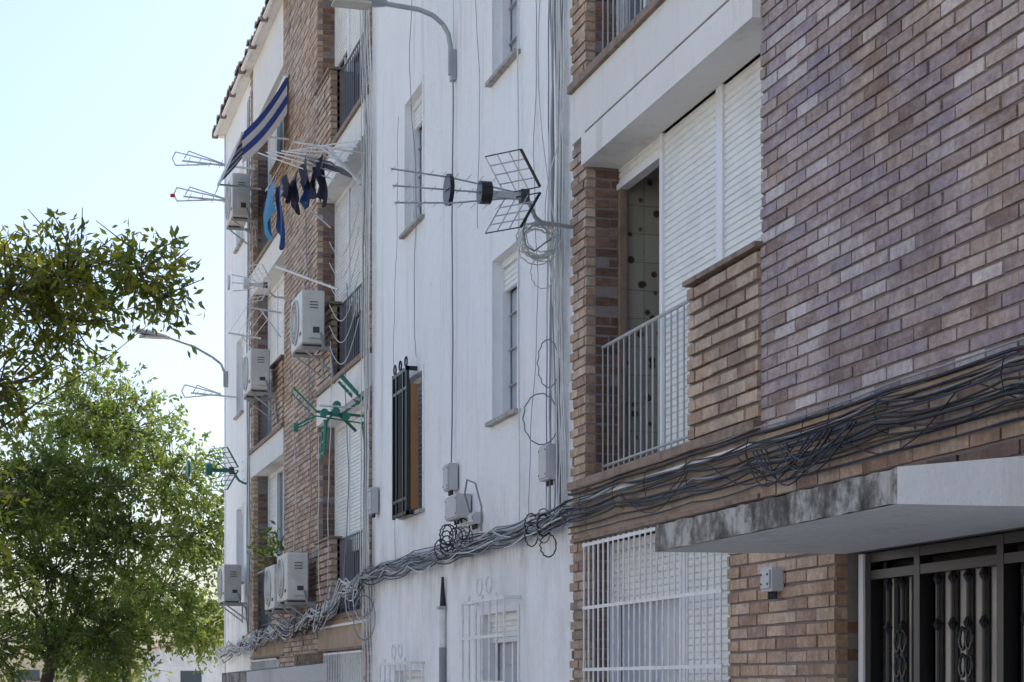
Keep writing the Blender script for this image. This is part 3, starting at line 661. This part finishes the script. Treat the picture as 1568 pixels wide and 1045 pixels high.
tree('street_tree',(.9,27,0),(.9,27,2.0),[((.70,26.8,4.6),.8,.9),((1.5,26.6,4.4),.65,.7),((1.95,26.5,3.7),.7,.7),((.98,26.8,3.2),1.0,1.2),((1.6,26.6,2.3),.85,1.0),((.1,27,4.0),1.05,1.3),((0,27,2.2),1.1,1.3)],235,17,.095,'leaf2',5,.36,.42)
tree('street_tree',(3.2,42.8,0),(3.2,42.8,3.5),[((4.2,42.5,6.4),1.15,.85),((3.1,42.8,7.5),1.2,.9),((4.8,42.3,5.1),.95,.75),((3.9,42.6,3.8),1.5,1.1),((4.7,42.4,3.0),.8,.6),((2.1,43.1,7.9),1.3,.9),((1.6,43.2,6),1.9,1.2),((2.4,43,2.6),1.6,1.0)],280,17,.135,'leaf2',9,.55,.45)
def plant(s,z):
    rng=np.random.default_rng(4); P=rng.normal(size=(260,3))*np.array([.10,.28,.14])+np.array([F-.12,s,z+.32]); D=rng.normal(size=(260,3))
    v=leafcloud(P,D,.11,8); mb=MB(); mb.cyl((F-.12,s,z),(F-.12,s,z+.2),.09,'rooftile',12,.12); mb.box(F-.24,F-.0,s-.3,s+.3,z-.03,z-.005,'raild')
    for i in range(260): mb.add([tuple(q) for q in v[4*i:4*i+4]],[(0,1,2,3)],'leaf2')
    mb.obj('potted_plant')
plant(26.3,3.25)
# ------------------------------------------------------------ ground, road, far things
def sheet(name,x0,x1,y0,y1,z,mat):
    mb=MB(); mb.quad((x0,y0,z),(x1,y0,z),(x1,y1,z),(x0,y1,z),mat); return mb.obj(name)
M['asph']=simple('asphalt',(.06,.06,.062),.95,dirt=.4,dscale=6,bmp=.4); M['pave']=simple('pavement_slabs',(.50,.48,.45),.9,dirt=.3,dscale=4); M['earth']=simple('dry_earth',(.36,.31,.24),1,dirt=.4,dscale=1)
sheet('ground',-400,400,-400,600,0,'earth')
sheet('road',-9,-2.6,-100,300,.004,'asph')
mb=MB(); mb.box(-2.5,F+.06,-60,120,.001,.13,'pave'); mb.obj('pavement'); mb=MB(); mb.box(-2.6,-2.502,-60,120,.001,.135,'beam'); mb.obj('kerb')
def house(x0,x1,y0,y1,h,wk):
    mb=MB(); mb.box(x0,x1,y0,y1,0,h,wk); mb.add([(x0-.3,y0-.3,h),(x1+.3,y0-.3,h),(x1+.3,y1+.3,h),(x0-.3,y1+.3,h),((x0+x1)/2,y0+1,h+1.2),((x0+x1)/2,y1-1,h+1.2)],[(0,1,4),(1,2,5,4),(2,3,5),(3,0,4,5)],'rooftile')
    x=x0+1
    while x<x1-1.5:
        mb.box(x,x+1,y0-.02,y0+.02,1,2.3,'glass'); x+=2.6
    mb.obj('distant_house')
house(8,16,88,98,3.4,'white'); house(-10,3,84,92,1.6,'tan')
mb=MB()
mb.box(-24,-14,-20,60,0,7,'beam')  # unseen block across the street, added to bounce sunlight onto the facade
for i in range(16):
    for z in (1,4): mb.box(-14.02,-13.98,-18+i*4.8,-16.8+i*4.8,z,z+1.4,'glass')
mb.obj('unseen_bounce_building')
# ------------------------------------------------------------ light
el,rot=math.radians(56),math.radians(60)
w=bpy.data.worlds.new('World'); sc.world=w; w.use_nodes=True; nt=w.node_tree
bg=nt.nodes['Background']; sk=nt.nodes.new('ShaderNodeTexSky'); sk.sky_type='NISHITA'; sk.sun_disc=False
sk.sun_elevation=el; sk.sun_rotation=rot; sk.dust_density=3; sk.air_density=1; sk.ozone_density=1.5
nt.links.new(sk.outputs[0],bg.inputs[0]); bg.inputs[1].default_value=.275
sd=bpy.data.lights.new('sun','SUN'); sd.energy=5; sd.angle=math.radians(.5); sd.color=(1,.95,.87)
so=bpy.data.objects.new('sun',sd); sc.collection.objects.link(so)
dv=Vector((math.sin(rot)*math.cos(el),math.cos(rot)*math.cos(el),math.sin(el)))
so.rotation_euler=dv.to_track_quat('Z','Y').to_euler()
# ------------------------------------------------------------ camera
cd=bpy.data.cameras.new('camera'); cd.sensor_width=36; cd.lens=36*2800/1568; cd.shift_y=.3364; cd.clip_end=2000; cd.clip_start=.1
co=bpy.data.objects.new('camera',cd); sc.collection.objects.link(co); co.location=(0,0,1.6); co.rotation_euler=(math.radians(90),0,math.radians(-16.116)); sc.camera=co
